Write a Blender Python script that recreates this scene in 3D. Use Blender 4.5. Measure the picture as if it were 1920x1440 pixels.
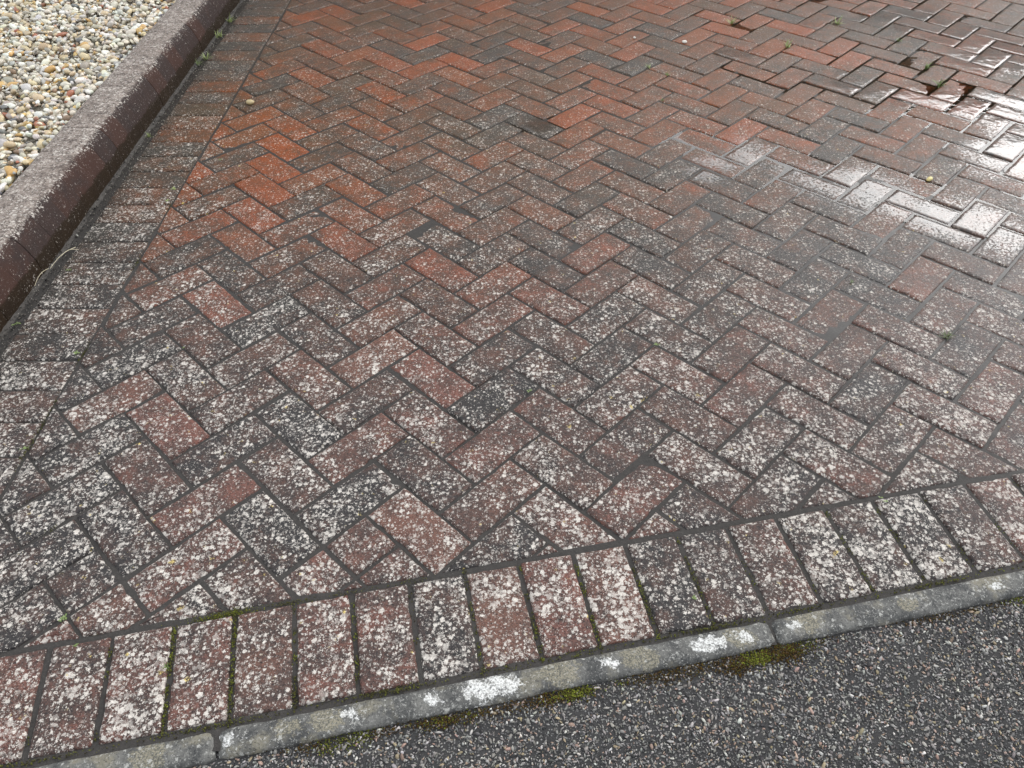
import bpy, bmesh, math, random
import numpy as np
from mathutils import Vector, Matrix, noise as mnoise

random.seed(7)
rng = np.random.default_rng(7)
for o in list(bpy.data.objects):
    bpy.data.objects.remove(o, do_unlink=True)
scn = bpy.context.scene
COL = scn.collection

# ------------------------------------------------------------------ camera
CAM_H = 1.2852
PITCH, ROLL = 0.768614, -0.0063879
r0 = Vector((1, 0, 0))
u0 = Vector((0, math.sin(PITCH), math.cos(PITCH)))
fw = Vector((0, math.cos(PITCH), -math.sin(PITCH)))
right = r0 * math.cos(ROLL) + u0 * math.sin(ROLL)
up = u0 * math.cos(ROLL) - r0 * math.sin(ROLL)
cam_d = bpy.data.cameras.new('camera')
cam = bpy.data.objects.new('camera', cam_d)
COL.objects.link(cam)
M = Matrix((right, up, -fw)).transposed().to_4x4()
M.translation = Vector((0, 0, CAM_H))
cam.matrix_world = M
cam_d.sensor_width = 36
cam_d.lens = 1461.18 / 1920 * 36
cam_d.clip_start = 0.02
cam_d.clip_end = 400
scn.camera = cam

# ------------------------------------------------------------------ light
SUN_EL, SUN_AZ = math.radians(32), math.radians(40)      # azimuth clockwise from +Y
world = bpy.data.worlds.new('World')
scn.world = world
world.use_nodes = True
wn, wl = world.node_tree.nodes, world.node_tree.links
wn.clear()
sky = wn.new('ShaderNodeTexSky')
sky.sky_type = 'NISHITA'
sky.sun_disc = False
sky.sun_elevation = SUN_EL
sky.sun_rotation = SUN_AZ % (2 * math.pi)
sky.air_density = 1.0
sky.dust_density = 9.0
sky.ozone_density = 1.0
hs = wn.new('ShaderNodeHueSaturation')
hs.inputs['Saturation'].default_value = 0.12
bg = wn.new('ShaderNodeBackground')
bg.inputs['Strength'].default_value = 0.12
wo = wn.new('ShaderNodeOutputWorld')
wl.new(sky.outputs[0], hs.inputs['Color'])
cl = wn.new('ShaderNodeMix'); cl.data_type = 'RGBA'      # even cloud layer over the clear-sky colour
cl.inputs[0].default_value = 0.70
cl.inputs[7].default_value = (6.5, 6.9, 7.5, 1)
wl.new(hs.outputs[0], cl.inputs[6])
wl.new(cl.outputs[2], bg.inputs['Color'])
wl.new(bg.outputs[0], wo.inputs['Surface'])
sun_d = bpy.data.lights.new('sun', 'SUN')
sun_d.energy = 0.5
sun_d.angle = math.radians(56)
sun_d.color = (1.0, 0.985, 0.965)
sun = bpy.data.objects.new('sun', sun_d)
COL.objects.link(sun)
sd = Vector((math.sin(SUN_AZ) * math.cos(SUN_EL), math.cos(SUN_AZ) * math.cos(SUN_EL), math.sin(SUN_EL)))
sun.rotation_euler = sd.to_track_quat('Z', 'Y').to_euler()
sun.location = sd * 20
scn.view_settings.view_transform = 'Standard'
scn.view_settings.look = 'None'
scn.view_settings.gamma = 1
scn.view_settings.use_curve_mapping = False
scn.view_settings.exposure = 1.2

# ------------------------------------------------------------------ helpers
def tag(o, label=None, cat=None, group=None, kind=None):
    if label: o['label'] = label
    if cat: o['category'] = cat
    if group: o['group'] = group
    if kind: o['kind'] = kind
    return o

def link(name, me, mat=None, parent=None):
    o = bpy.data.objects.new(name, me)
    if mat is not None and me is not None and not me.materials:
        me.materials.append(mat)
    COL.objects.link(o)
    if parent: o.parent = parent
    return o

def mesh_np(name, V, F, smooth=False, col=None):
    """V (n,3); F (m,3) or list of polygons; col (n,4) -> point attribute 'tone'"""
    me = bpy.data.meshes.new(name)
    V = np.asarray(V, np.float32)
    if isinstance(F, np.ndarray):
        k = F.shape[1]
        me.vertices.add(len(V)); me.vertices.foreach_set('co', V.ravel())
        me.loops.add(F.size); me.loops.foreach_set('vertex_index', F.astype(np.int32).ravel())
        me.polygons.add(len(F))
        me.polygons.foreach_set('loop_start', np.arange(0, F.size, k, dtype=np.int32))
        me.polygons.foreach_set('loop_total', np.full(len(F), k, np.int32))
        me.update(calc_edges=True)
        me.validate()
    else:
        me.from_pydata(V.tolist(), [], F)
    if smooth:
        me.polygons.foreach_set('use_smooth', np.ones(len(me.polygons), bool))
    if col is not None:
        a = me.attributes.new('tone', 'FLOAT_COLOR', 'POINT')
        a.data.foreach_set('color', np.asarray(col, np.float32).ravel())
    return me

def empty(name, loc=(0, 0, 0)):
    o = bpy.data.objects.new(name, None)
    o.location = loc
    COL.objects.link(o)
    return o

class NT:
    """tiny node-graph builder"""
    def __init__(s, name):
        s.mat = bpy.data.materials.new(name)
        s.mat.use_nodes = True
        s.n, s.l = s.mat.node_tree.nodes, s.mat.node_tree.links
        s.n.clear()
        s.out = s.n.new('ShaderNodeOutputMaterial')
    def put(s, sock, v):
        if v is None: return
        if hasattr(v, 'is_output'): s.l.new(v, sock)
        elif isinstance(v, (tuple, list)):
            sock.default_value = tuple(v) + (1,) if len(v) == 3 and len(sock.default_value) == 4 else tuple(v)
        else: sock.default_value = v
    def math(s, op, a, b=None, c=None, clamp=False):
        n = s.n.new('ShaderNodeMath'); n.operation = op; n.use_clamp = clamp
        s.put(n.inputs[0], a); s.put(n.inputs[1], b); s.put(n.inputs[2], c)
        return n.outputs[0]
    def vmath(s, op, a, b=None, scale=None):
        n = s.n.new('ShaderNodeVectorMath'); n.operation = op
        s.put(n.inputs[0], a); s.put(n.inputs[1], b)
        if scale is not None: s.put(n.inputs['Scale'], scale)
        return n.outputs['Value'] if op in ('DISTANCE', 'LENGTH', 'DOT_PRODUCT') else n.outputs[0]
    def noise(s, vec, scale, detail=2, rough=.5, dist=0, col=False):
        n = s.n.new('ShaderNodeTexNoise')
        s.put(n.inputs['Vector'], vec); s.put(n.inputs['Scale'], scale)
        n.inputs['Detail'].default_value = detail; n.inputs['Roughness'].default_value = rough
        n.inputs['Distortion'].default_value = dist
        return n.outputs['Color'] if col else n.outputs['Fac']
    def voro(s, vec, scale, feature='F1', rnd=1.0):
        n = s.n.new('ShaderNodeTexVoronoi'); n.feature = feature
        s.put(n.inputs['Vector'], vec); s.put(n.inputs['Scale'], scale)
        n.inputs['Randomness'].default_value = rnd
        return n.outputs
    def step(s, v, a, b, lo=0., hi=1., smooth=True):
        n = s.n.new('ShaderNodeMapRange'); n.interpolation_type = 'SMOOTHSTEP' if smooth else 'LINEAR'
        s.put(n.inputs['Value'], v); s.put(n.inputs['From Min'], a); s.put(n.inputs['From Max'], b)
        s.put(n.inputs['To Min'], lo); s.put(n.inputs['To Max'], hi)
        return n.outputs['Result']
    def mix(s, f, a, b, blend='MIX'):
        n = s.n.new('ShaderNodeMix'); n.data_type = 'RGBA'; n.blend_type = blend; n.clamp_factor = True
        s.put(n.inputs[0], f); s.put(n.inputs[6], a); s.put(n.inputs[7], b)
        return n.outputs[2]
    def ramp(s, f, stops, interp='LINEAR'):
        n = s.n.new('ShaderNodeValToRGB'); n.color_ramp.interpolation = interp
        e = n.color_ramp.elements
        while len(e) < len(stops): e.new(.5)
        for el, (p, c) in zip(e, stops):
            el.position = p; el.color = tuple(c) + (1,) if len(c) == 3 else c
        s.put(n.inputs[0], f)
        return n.outputs[0]
    def sep(s, c):
        n = s.n.new('ShaderNodeSeparateColor'); s.put(n.inputs[0], c)
        return n.outputs[0], n.outputs[1], n.outputs[2]
    def xyz(s, v):
        n = s.n.new('ShaderNodeSeparateXYZ'); s.put(n.inputs[0], v)
        return n.outputs
    def comb(s, x, y, z):
        n = s.n.new('ShaderNodeCombineXYZ'); s.put(n.inputs[0], x); s.put(n.inputs[1], y); s.put(n.inputs[2], z)
        return n.outputs[0]
    def pos(s):
        return s.n.new('ShaderNodeNewGeometry').outputs['Position']
    def attr(s, name='tone'):
        n = s.n.new('ShaderNodeAttribute'); n.attribute_name = name
        return n.outputs['Color']
    def objcolor(s):
        return s.n.new('ShaderNodeObjectInfo').outputs['Color']
    def bump(s, h, strength, dist, normal=None):
        n = s.n.new('ShaderNodeBump'); n.inputs['Strength'].default_value = strength
        s.put(n.inputs['Distance'], dist); s.put(n.inputs['Height'], h)
        if normal is not None: s.put(n.inputs['Normal'], normal)
        return n.outputs[0]
    def bsdf(s, **k):
        n = s.n.new('ShaderNodeBsdfPrincipled')
        for a, v in k.items(): s.put(n.inputs[a.replace('_', ' ')], v)
        s.l.new(n.outputs[0], s.out.inputs['Surface'])
        return n

# wetness of the place, the same field for every paving material -----------
# (x, y, radius, amount) shallow hollows in which the rain stands
HOLLOWS = [(0.80, 2.44, .17, .75), (0.60, 2.35, .13, .45), (1.05, 2.25, .19, .8), (1.26, 2.08, .19, .75),
           (1.48, 1.96, .22, .6), (1.86, 2.74, .24, 1.0), (1.66, 2.38, .24, .9), (1.95, 2.35, .25, .6),
           (1.62, 2.86, .16, .6), (1.45, 2.95, .16, .55), (0.95, 3.25, .18, .5), (1.25, 3.05, .2, .4),
           (1.9, 3.25, .25, .55), (1.85, 3.75, .35, .6), (2.3, 3.3, .4, .75), (1.35, 3.6, .25, .4),
           (0.10, 2.69, .085, .8), (-.68, 2.72, .06, .5), (-.63, 2.62, .06, .45), (-0.25, 3.45, .15, .25),
           (0.55, 3.55, .25, .3), (1.8, 1.75, .3, .35), (2.3, 2.4, .3, .7)]

def wet_field(t, P):
    """returns (general wetness 0..1, hollow depth 0..~1.2)"""
    X, Y, Z = t.xyz(P)
    flat = t.comb(X, Y, 0.0)
    big = t.noise(flat, 1.6, 3, .55)
    g = t.math('ADD', t.math('MULTIPLY', X, .42), t.math('MULTIPLY', Y, .50))
    g = t.math('ADD', g, t.math('MULTIPLY', t.math('SUBTRACT', big, .5), .9))
    wet = t.step(g, .55, 1.55)
    tot = None
    wob = t.vmath('SCALE', t.vmath('SUBTRACT', t.noise(flat, 7, 3, .6, col=True), (.5, .5, .5)), scale=.16)
    fl2 = t.vmath('MULTIPLY', t.vmath('ADD', flat, wob), (1, 1, 0))
    for x, y, r, a in HOLLOWS:
        d = t.vmath('DISTANCE', fl2, (x, y, 0))
        v = t.step(d, r * 1.5, 0.0, 0, a)
        tot = v if tot is None else t.math('ADD', tot, v)
    return wet, tot, flat

def lichen_mask(t, P, seedvec, dens):
    """ragged pale flecks; dens 0..1"""
    X, Y, Z = t.xyz(P)
    Q = t.vmath('ADD', t.comb(X, Y, t.math('MULTIPLY', Z, .7)), seedvec)
    w1 = t.vmath('SCALE', t.vmath('SUBTRACT', t.noise(Q, 330, 2, .6, col=True), (.5, .5, .5)), scale=.0085)
    Q1 = t.vmath('ADD', Q, w1)
    fine = t.noise(Q, 620, 2, .6)
    patch = t.step(t.noise(Q, 13, 3, .6), .30, .66, .62, 1.18)
    dd = t.math('MULTIPLY', dens, patch)
    res = None
    for sc, k, jit in ((90, .60, .34), (140, .64, .30), (250, .66, .24)):
        v = t.voro(Q1, sc)
        rnd = t.sep(v['Color'])[0]
        r = t.math('MULTIPLY', t.math('MULTIPLY', t.math('POWER', rnd, 1.35), k), dd)
        d = t.math('ADD', v['Distance'], t.math('MULTIPLY', t.math('SUBTRACT', fine, .5), jit * 2.2))
        m = t.step(t.math('SUBTRACT', r, d), -.035, .045)
        m = t.math('MULTIPLY', m, t.step(t.sep(v['Color'])[1], .0, .8, .30, 1.0))
        res = m if res is None else t.math('MAXIMUM', res, m)
    return res

def density_of(t, P):
    X, Y, Z = t.xyz(P)
    n = t.n.new('ShaderNodeFloatCurve')
    yy = t.math('DIVIDE', t.math('ADD', Y, t.math('MULTIPLY', X, .12)), 4.5, clamp=True)
    c = n.mapping.curves[0]
    pts = [(0, .90), (.2, .88), (.36, .76), (.5, .64), (.64, .56), (.8, .48), (1, .42)]
    c.points[0].location = pts[0]; c.points[1].location = pts[-1]
    for p in pts[1:-1]: c.points.new(*p)
    n.mapping.update()
    t.put(n.inputs['Value'], yy)
    return n.outputs[0]

def make_brick_mat(name, from_attr):
    t = NT(name)
    P = t.pos()
    tone, lich, rnd = t.sep(t.attr() if from_attr else t.objcolor())
    wet, hol, flat = wet_field(t, P)
    X, Y, Z = t.xyz(P)
    sv = t.comb(t.math('MULTIPLY', rnd, 31.7), t.math('MULTIPLY', rnd, 17.3), 0.0)
    Q = t.vmath('ADD', P, sv)
    # fired/pressed concrete: red body brindled with charcoal
    n1 = t.noise(Q, 14, 4, .65)
    n2 = t.noise(Q, 95, 4, .72)
    grain = t.noise(Q, 560, 3, .75)
    br = t.math('ADD', tone, t.math('ADD', t.math('MULTIPLY', t.math('SUBTRACT', n1, .5), 1.15),
                                     t.math('MULTIPLY', t.math('SUBTRACT', n2, .5), .95)))
    far = t.step(Y, 1.0, 2.9)
    red = t.mix(far, (.225, .096, .074), (.36, .098, .036))
    red = t.mix(t.math('MULTIPLY', t.step(t.math('FRACT', t.math('MULTIPLY', rnd, 7.31)), .4, 1.), .6), red, t.mix(far, (.185, .105, .076), (.25, .10, .040)))
    mid = t.mix(far, (.098, .062, .052), (.150, .070, .034))
    char = t.mix(far, (.046, .042, .041), (.058, .046, .032))
    c = t.mix(t.step(br, .05, .45), char, mid)
    c = t.mix(t.step(br, .35, .84), c, red)
    # speckle: light and dark sand grains, rusty scratches
    g3 = t.noise(Q, 260, 4, .8)
    c = t.mix(t.math('MULTIPLY', t.step(g3, .56, .68), .42), c, t.mix(t.step(tone, .2, .5), (.25, .215, .19), (.38, .23, .175)))
    pit = t.noise(Q, 330, 3, .7)
    c = t.mix(t.math('MULTIPLY', t.step(pit, .50, .38), .85), c, (.016, .015, .015))
    scr = t.noise(t.vmath('MULTIPLY', Q, (1, 1, 1)), 120, 2, .5, 2.2)
    scr = t.math('MULTIPLY', t.step(t.math('ABSOLUTE', t.math('SUBTRACT', scr, .5)), .018, .004), t.step(n1, .48, .62))
    c = t.mix(t.math('MULTIPLY', scr, .5), c, (.30, .12, .065))
    # grime and algae
    gr = t.noise(flat, 22, 4, .7)
    c = t.mix(t.math('MULTIPLY', t.step(gr, .52, .78), .5), c, (.040, .035, .031))
    alg = t.math('MULTIPLY', t.step(t.noise(flat, 2.6, 3, .6), .44, .66), t.step(Y, 1.7, 2.9, 0, .55))
    alg = t.math('MULTIPLY', alg, t.step(t.math('FRACT', t.math('MULTIPLY', rnd, 5.17)), .1, .9, .15, 1.1), clamp=True)
    c = t.mix(alg, c, (.072, .046, .020))
    c = t.mix(1, c, (.70, .70, .70), 'MULTIPLY')
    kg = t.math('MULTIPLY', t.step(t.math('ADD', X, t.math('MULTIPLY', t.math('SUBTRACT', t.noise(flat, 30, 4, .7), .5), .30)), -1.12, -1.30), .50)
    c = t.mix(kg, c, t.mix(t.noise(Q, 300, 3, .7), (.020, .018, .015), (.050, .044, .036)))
    # lichen
    L = lichen_mask(t, P, sv, t.math('MULTIPLY', density_of(t, P), lich))
    L = t.math('MULTIPLY', L, t.step(hol, .25, .75, 1, .45))
    lc = t.mix(t.noise(Q, 240, 2, .6), (.40, .355, .31), (.76, .71, .635))
    lc = t.mix(t.step(t.noise(Q, 40, 2, .6), .66, .72), lc, (.55, .43, .16))
    Lf = t.math('MULTIPLY', L, t.step(t.noise(Q, 520, 3, .7), .36, .56, .55, 1.0))
    c = t.mix(Lf, c, lc)
    hsv = t.n.new('ShaderNodeHueSaturation'); t.put(hsv.inputs['Saturation'], t.step(Y, 1.2, 2.8, 1.0, 1.18)); t.put(hsv.inputs['Color'], c)
    c = hsv.outputs[0]
    # water film: stands wherever the hollow's level is above the grit
    grit = t.noise(Q, 135, 4, .62)
    lvl = t.math('ADD', hol, t.math('MULTIPLY', t.math('SUBTRACT', t.noise(flat, 5.5, 2, .5), .5), .75))
    lvl = t.math('SUBTRACT', lvl, t.math('MULTIPLY', t.math('SUBTRACT', grit, .5), 2.3))
    lvl = t.math('SUBTRACT', lvl, t.math('MULTIPLY', t.math('SUBTRACT', rnd, .5), .28))
    film = t.step(lvl, .50, .60)
    wcol = t.mix(1, c, (.55, .48, .42), 'MULTIPLY')
    c = t.mix(t.math('MAXIMUM', t.math('MULTIPLY', film, .85), t.math('MULTIPLY', wet, .15)), c, wcol)
    h = t.math('ADD', t.math('MULTIPLY', grain, .5), t.math('MULTIPLY', n2, .9))
    h = t.math('ADD', h, t.math('MULTIPLY', grit, .7))
    h = t.math('ADD', h, t.math('MULTIPLY', L, .35))
    h = t.math('ADD', h, t.math('MULTIPLY', t.noise(Q, 120, 3, .6), 1.1))
    nrm = t.bump(h, .9, .0030)
    rip = t.noise(flat, 24, 2, .5)
    cn = t.bump(t.math('ADD', t.math('MULTIPLY', rip, .35), t.math('MULTIPLY', h, t.step(film, .5, 1, 1.0, .02))), .9, .0042)
    rough = t.math('SUBTRACT', .60, t.math('MULTIPLY', wet, .22))
    rough = t.math('ADD', rough, t.math('MULTIPLY', L, .2), clamp=True)
    coatw = t.math('MAXIMUM', t.math('MULTIPLY', wet, .8), film)
    coatr = t.step(film, .2, 1, .16, .03)
    t.bsdf(Base_Color=c, Roughness=rough, Normal=nrm, Specular_IOR_Level=.2,
           Coat_Weight=coatw, Coat_Roughness=coatr, Coat_IOR=1.33, Coat_Normal=cn)
    return t.mat

MB_OBJ = make_brick_mat('weathered_block', False)
MB_ATT = make_brick_mat('weathered_block_joined', True)

def sand_mat():
    t = NT('joint_sand')
    P = t.pos()
    wet, hol, flat = wet_field(t, P)
    n = t.noise(P, 60, 5, .7)
    g = t.noise(P, 420, 3, .7)
    c = t.mix(n, (.016, .015, .0145), (.046, .042, .039))
    c = t.mix(t.step(g, .60, .74), c, (.12, .11, .10))
    c = t.mix(.5, c, t.mix(t.noise(P, 150, 4, .75), (.015, .014, .013), (.105, .095, .085)))
    X, Y, Z = t.xyz(P)
    c = t.mix(t.step(Y, 1.6, 3.2, 0, .5), c, (.030, .022, .014))
    nrm = t.bump(t.math('ADD', n, t.math('MULTIPLY', g, .6)), .9, .004)
    t.bsdf(Base_Color=c, Roughness=.85, Normal=nrm, Specular_IOR_Level=.15,
           Coat_Weight=t.math('MULTIPLY', wet, .35), Coat_Roughness=.2, Coat_IOR=1.33)
    return t.mat
M_SAND = sand_mat()

def simple_attr_mat(name, rough=.6, nscale=300, bump=.3, dist=.002, var=.35, spec=.4, trans=0):
    t = NT(name)
    P = t.pos()
    c = t.attr()
    n = t.noise(P, nscale, 4, .65)
    c = t.mix(t.step(n, .3, .7, 0, var), c, t.mix(1, c, (.45, .43, .40), 'MULTIPLY'))
    t.bsdf(Base_Color=c, Roughness=rough, Normal=t.bump(n, bump, dist), Specular_IOR_Level=spec)
    return t.mat

# ------------------------------------------------------------------ grid of the herringbone
U = 0.104
YAW = 0.7961908
TX, TY = -0.81757, 15.54925
CY, SY = math.cos(YAW), math.sin(YAW)
WC = [[-0.00017, -0.00707], [0.00039, 0.01026], [-0.00253, -0.00264], [0.00173, 0.01556], [-0.00134, 0.01356],
      [9e-05, 0.0125], [0.00348, -0.01466], [0.00483, 0.01345], [-0.00365, 0.01396], [0.00278, 0.00496]]

def gw(gx, gy):
    """grid -> ground; the courses wander by a few mm as real laid blocks do"""
    X = (CY * gx - SY * gy + TX) * U
    Y = (SY * gx + CY * gy + TY) * U
    a = max(-1.1, min(1.1, (X - .3) / 1.5)); b = max(-1.1, min(1.1, (Y - 2.2) / 1.5))
    B = (1, a, b, a * a, a * b, b * b, a ** 3, a * a * b, a * b * b, b ** 3)
    return Vector((X + sum(k * w[0] for k, w in zip(B, WC)), Y + sum(k * w[1] for k, w in zip(B, WC))))

UX, UY = 0.98058, 0.19612                       # direction of the front border
def front_y(x): return .8365 + .2001 * x         # inner edge of the front soldier course
SIDE_X = -1.064                                  # inner edge of the side soldier course

def clip(poly, nx, ny, d):
    """keep n.p >= d"""
    out = []
    for i in range(len(poly)):
        a, b = poly[i], poly[(i + 1) % len(poly)]
        da, db = nx * a[0] + ny * a[1] - d, nx * b[0] + ny * b[1] - d
        if da >= 0: out.append(a)
        if (da >= 0) != (db >= 0):
            k = da / (da - db)
            out.append((a[0] + (b[0] - a[0]) * k, a[1] + (b[1] - a[1]) * k))
    return out

def area(p):
    return .5 * sum(p[i][0] * p[(i + 1) % len(p)][1] - p[(i + 1) % len(p)][0] * p[i][1] for i in range(len(p)))

def inset(poly, e):
    n = len(poly); L = []
    for i in range(n):
        a, b = Vector(poly[i]), Vector(poly[(i + 1) % n])
        d = (b - a)
        if d.length < 1e-6: continue
        d.normalize()
        nn = Vector((-d.y, d.x))
        L.append((nn, nn.dot(a) + e))
    cur = [tuple(v) for v in poly]
    for nn, dd in L:
        cur = clip(cur, nn.x, nn.y, dd)
        if len(cur) < 3: return []
    return cur

def dedupe(poly, m=.002):
    out = []
    for p in poly:
        if not out or math.hypot(p[0] - out[-1][0], p[1] - out[-1][1]) > m: out.append(p)
    if len(out) > 1 and math.hypot(out[0][0] - out[-1][0], out[0][1] - out[-1][1]) < m: out.pop()
    return out

def outline(poly, stepm, rad=.004):
    """rounded corners, subdivided edges"""
    n = len(poly); pts = []
    for i in range(n):
        p0, p, p1 = Vector(poly[i - 1]), Vector(poly[i]), Vector(poly[(i + 1) % n])
        a = (p0 - p); b = (p1 - p)
        ra = min(rad, a.length * .3); rb = min(rad, b.length * .3)
        s, e = p + a.normalized() * ra, p + b.normalized() * rb
        pts += [s, (s + e) * .25 + p * .5, e]
        nxt0 = p1 - (p1 - p).normalized() * min(rad, (p1 - p).length * .3)
        k = max(1, int((nxt0 - e).length / stepm))
        for j in range(1, k): pts.append(e + (nxt0 - e) * (j / k))
    return pts

def brick_geo(poly, seed, stepm=.013, depth=.05, wear=1.0):
    """block: sides, worn arris, slightly uneven top.  poly local, ccw"""
    O = outline(poly, stepm)
    c = sum((p for p in O), Vector((0, 0))) / len(O)
    V, F = [], []
    n = len(O)
    def nz(p, s, k): return mnoise.noise(Vector((p.x * s + seed * 7.13, p.y * s - seed * 3.7, k)))
    jit = []
    for p in O:
        j = .0014 * nz(p, 60, 1) + .0010 * nz(p, 170, 2)
        chip = max(0, nz(p, 38, 5) - .34) * .011 * wear
        jit.append(j - chip)
    planes = []
    for i in range(len(poly)):
        a, b = Vector(poly[i]), Vector(poly[(i + 1) % len(poly)])
        d = (b - a)
        if d.length < 1e-5: continue
        d.normalize(); nn = Vector((-d.y, d.x)); planes.append((nn, nn.dot(a)))
    def ring(off, z, zj):
        for i, (p, j) in enumerate(zip(O, jit)):
            q = p.copy()
            if off > 0:
                for _ in range(4):
                    for nn, dd in planes:
                        g = dd + off - nn.dot(q)
                        if g > 0: q += nn * g
            q = q - nd[i] * (j * (1 if off < .004 else 0))
            V.append((q.x, q.y, z + zj * nz(q, 45, 3)))
    nd = []
    for i in range(n):
        tng = (O[(i + 1) % n] - O[i - 1]); tng.normalize()
        nd.append(Vector((-tng.y, tng.x)))
    wid = min(max(nn.dot(p) - dd for p in O) for nn, dd in planes)
    big = min(.014, wid * .32)
    ring(0, -depth, 0)
    ring(0, -.0052, .0010)
    ring(min(.0016, big * .2), -.0022, .0009)
    ring(min(.0048, big * .5), -.0004, .0006)
    ring(big, .0, .0005)
    for r in range(4):
        for i in range(n):
            a, b = r * n + i, r * n + (i + 1) % n
            F.append((a, b, b + n, a + n))
    V.append((c.x, c.y, .0002)); k = len(V) - 1
    for i in range(n):
        F.append((4 * n + i, 4 * n + (i + 1) % n, k))
    b = bmesh.new()
    vs = [b.verts.new(v) for v in V]
    for f in F: b.faces.new([vs[i] for i in f])
    bmesh.ops.remove_doubles(b, verts=[v for v in b.verts if v.co.z > -.0016], dist=.0012)
    bmesh.ops.dissolve_degenerate(b, edges=b.edges, dist=1e-5)
    b.verts.index_update()
    V = [tuple(v.co) for v in b.verts]; F = [tuple(v.index for v in f.verts) for f in b.faces]
    b.free()
    return V, F

TONES = {('H', 0): (-6, '255135634345216542256777'), ('V', 0): (-7, '54433523534315443845334'),
 ('H', 1): (-7, '53423453254585637364334'), ('V', 1): (-9, '34453422442556562562844'),
 ('H', 2): (-9, '3354333342355551766555'), ('V', 2): (-10, '4444433224564543325766'),
 ('H', 3): (-11, '3424522342474653683466'), ('V', 3): (-12, '4444222234636364577456'),
 ('H', 4): (-12, '453452423226553747476'), ('V', 4): (-12, '44333343524337482566'),
 ('H', 5): (-11, '433443455327734455'), ('V', 5): (-10, '3343356653332555'),
 ('H', 6): (-9, '35345644222555'), ('V', 6): (-8, '343554532555'), ('H', 7): (-7, '4434534434'),
 ('V', 7): (-6, '44434554'), ('H', 8): (-5, '433454'), ('V', 8): (-5, '43444'),
 ('H', -1): (-4, '215375434524434362954445'), ('V', -1): (-5, '73564462544434377346455'),
 ('V', -2): (-4, '313153336664354657353365'), ('H', -2): (-2, '552341344363343347445344'),
 ('V', -3): (-2, '524633626777763464646633'), ('H', -3): (-1, '2111512525353663244336333'),
 ('V', -4): (1, '2221234566756555333')}

def tone_of(k, c, y):
    d = TONES.get((k, c))
    if d and 0 <= y - d[0] < len(d[1]):
        return int(d[1][y - d[0]])
    return random.choice((2, 3, 3, 4, 4, 5, 5, 6))

def brick_color(tn, lich=1.0):
    return ((tn + random.uniform(-.35, .35)) / 9.0 * .92 + .0, lich * random.uniform(.82, 1.12), random.random(), 1)

# ------------------------------------------------------------------ setting: grounds
def grid_mesh(name, x0, x1, y0, y1, st, fz, keep=None):
    nx, ny = int((x1 - x0) / st) + 1, int((y1 - y0) / st) + 1
    V = []
    for j in range(ny):
        for i in range(nx):
            x, y = x0 + (x1 - x0) * i / (nx - 1), y0 + (y1 - y0) * j / (ny - 1)
            V.append((x, y, fz(x, y)))
    F = []
    for j in range(ny - 1):
        for i in range(nx - 1):
            a = j * nx + i
            if keep and not keep((V[a][0] + V[a + nx + 1][0]) / 2, (V[a][1] + V[a + nx + 1][1]) / 2): continue
            F.append((a, a + 1, a + nx + 1, a + nx))
    me = bpy.data.meshes.new(name)
    me.from_pydata(V, [], F)
    me.polygons.foreach_set('use_smooth', np.ones(len(me.polygons), bool))
    return me

t = NT('far_ground'); P = t.pos()
t.bsdf(Base_Color=t.mix(t.noise(P, 3, 5, .6), (.05, .052, .05), (.08, .08, .078)), Roughness=.8)
M_GROUND = t.mat
g = bpy.data.meshes.new('ground')
g.from_pydata([(-150, -150, -.09), (150, -150, -.09), (150, 150, -.09), (-150, 150, -.09)], [], [(0, 1, 2, 3)])
tag(link('ground', g, M_GROUND), kind='structure')

def sand_z(x, y):
    v = Vector((x, y, 0))
    return (-.0038 if x > SIDE_X + .004 else -.0034) + (.0019 if x > SIDE_X else .0006) * mnoise.noise(v * 9) + .0012 * mnoise.noise(v * 34 + Vector((3, 1, 0))) + .0009 * mnoise.noise(v * 90)
driveway = link('driveway', grid_mesh('driveway', -1.33, 4.2, .25, 6.2, .016, sand_z,
                lambda x, y: y > front_y(x) - .255 and (x < 3.2 or y < 4.6)), M_SAND)
tag(driveway, kind='structure')

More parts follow.
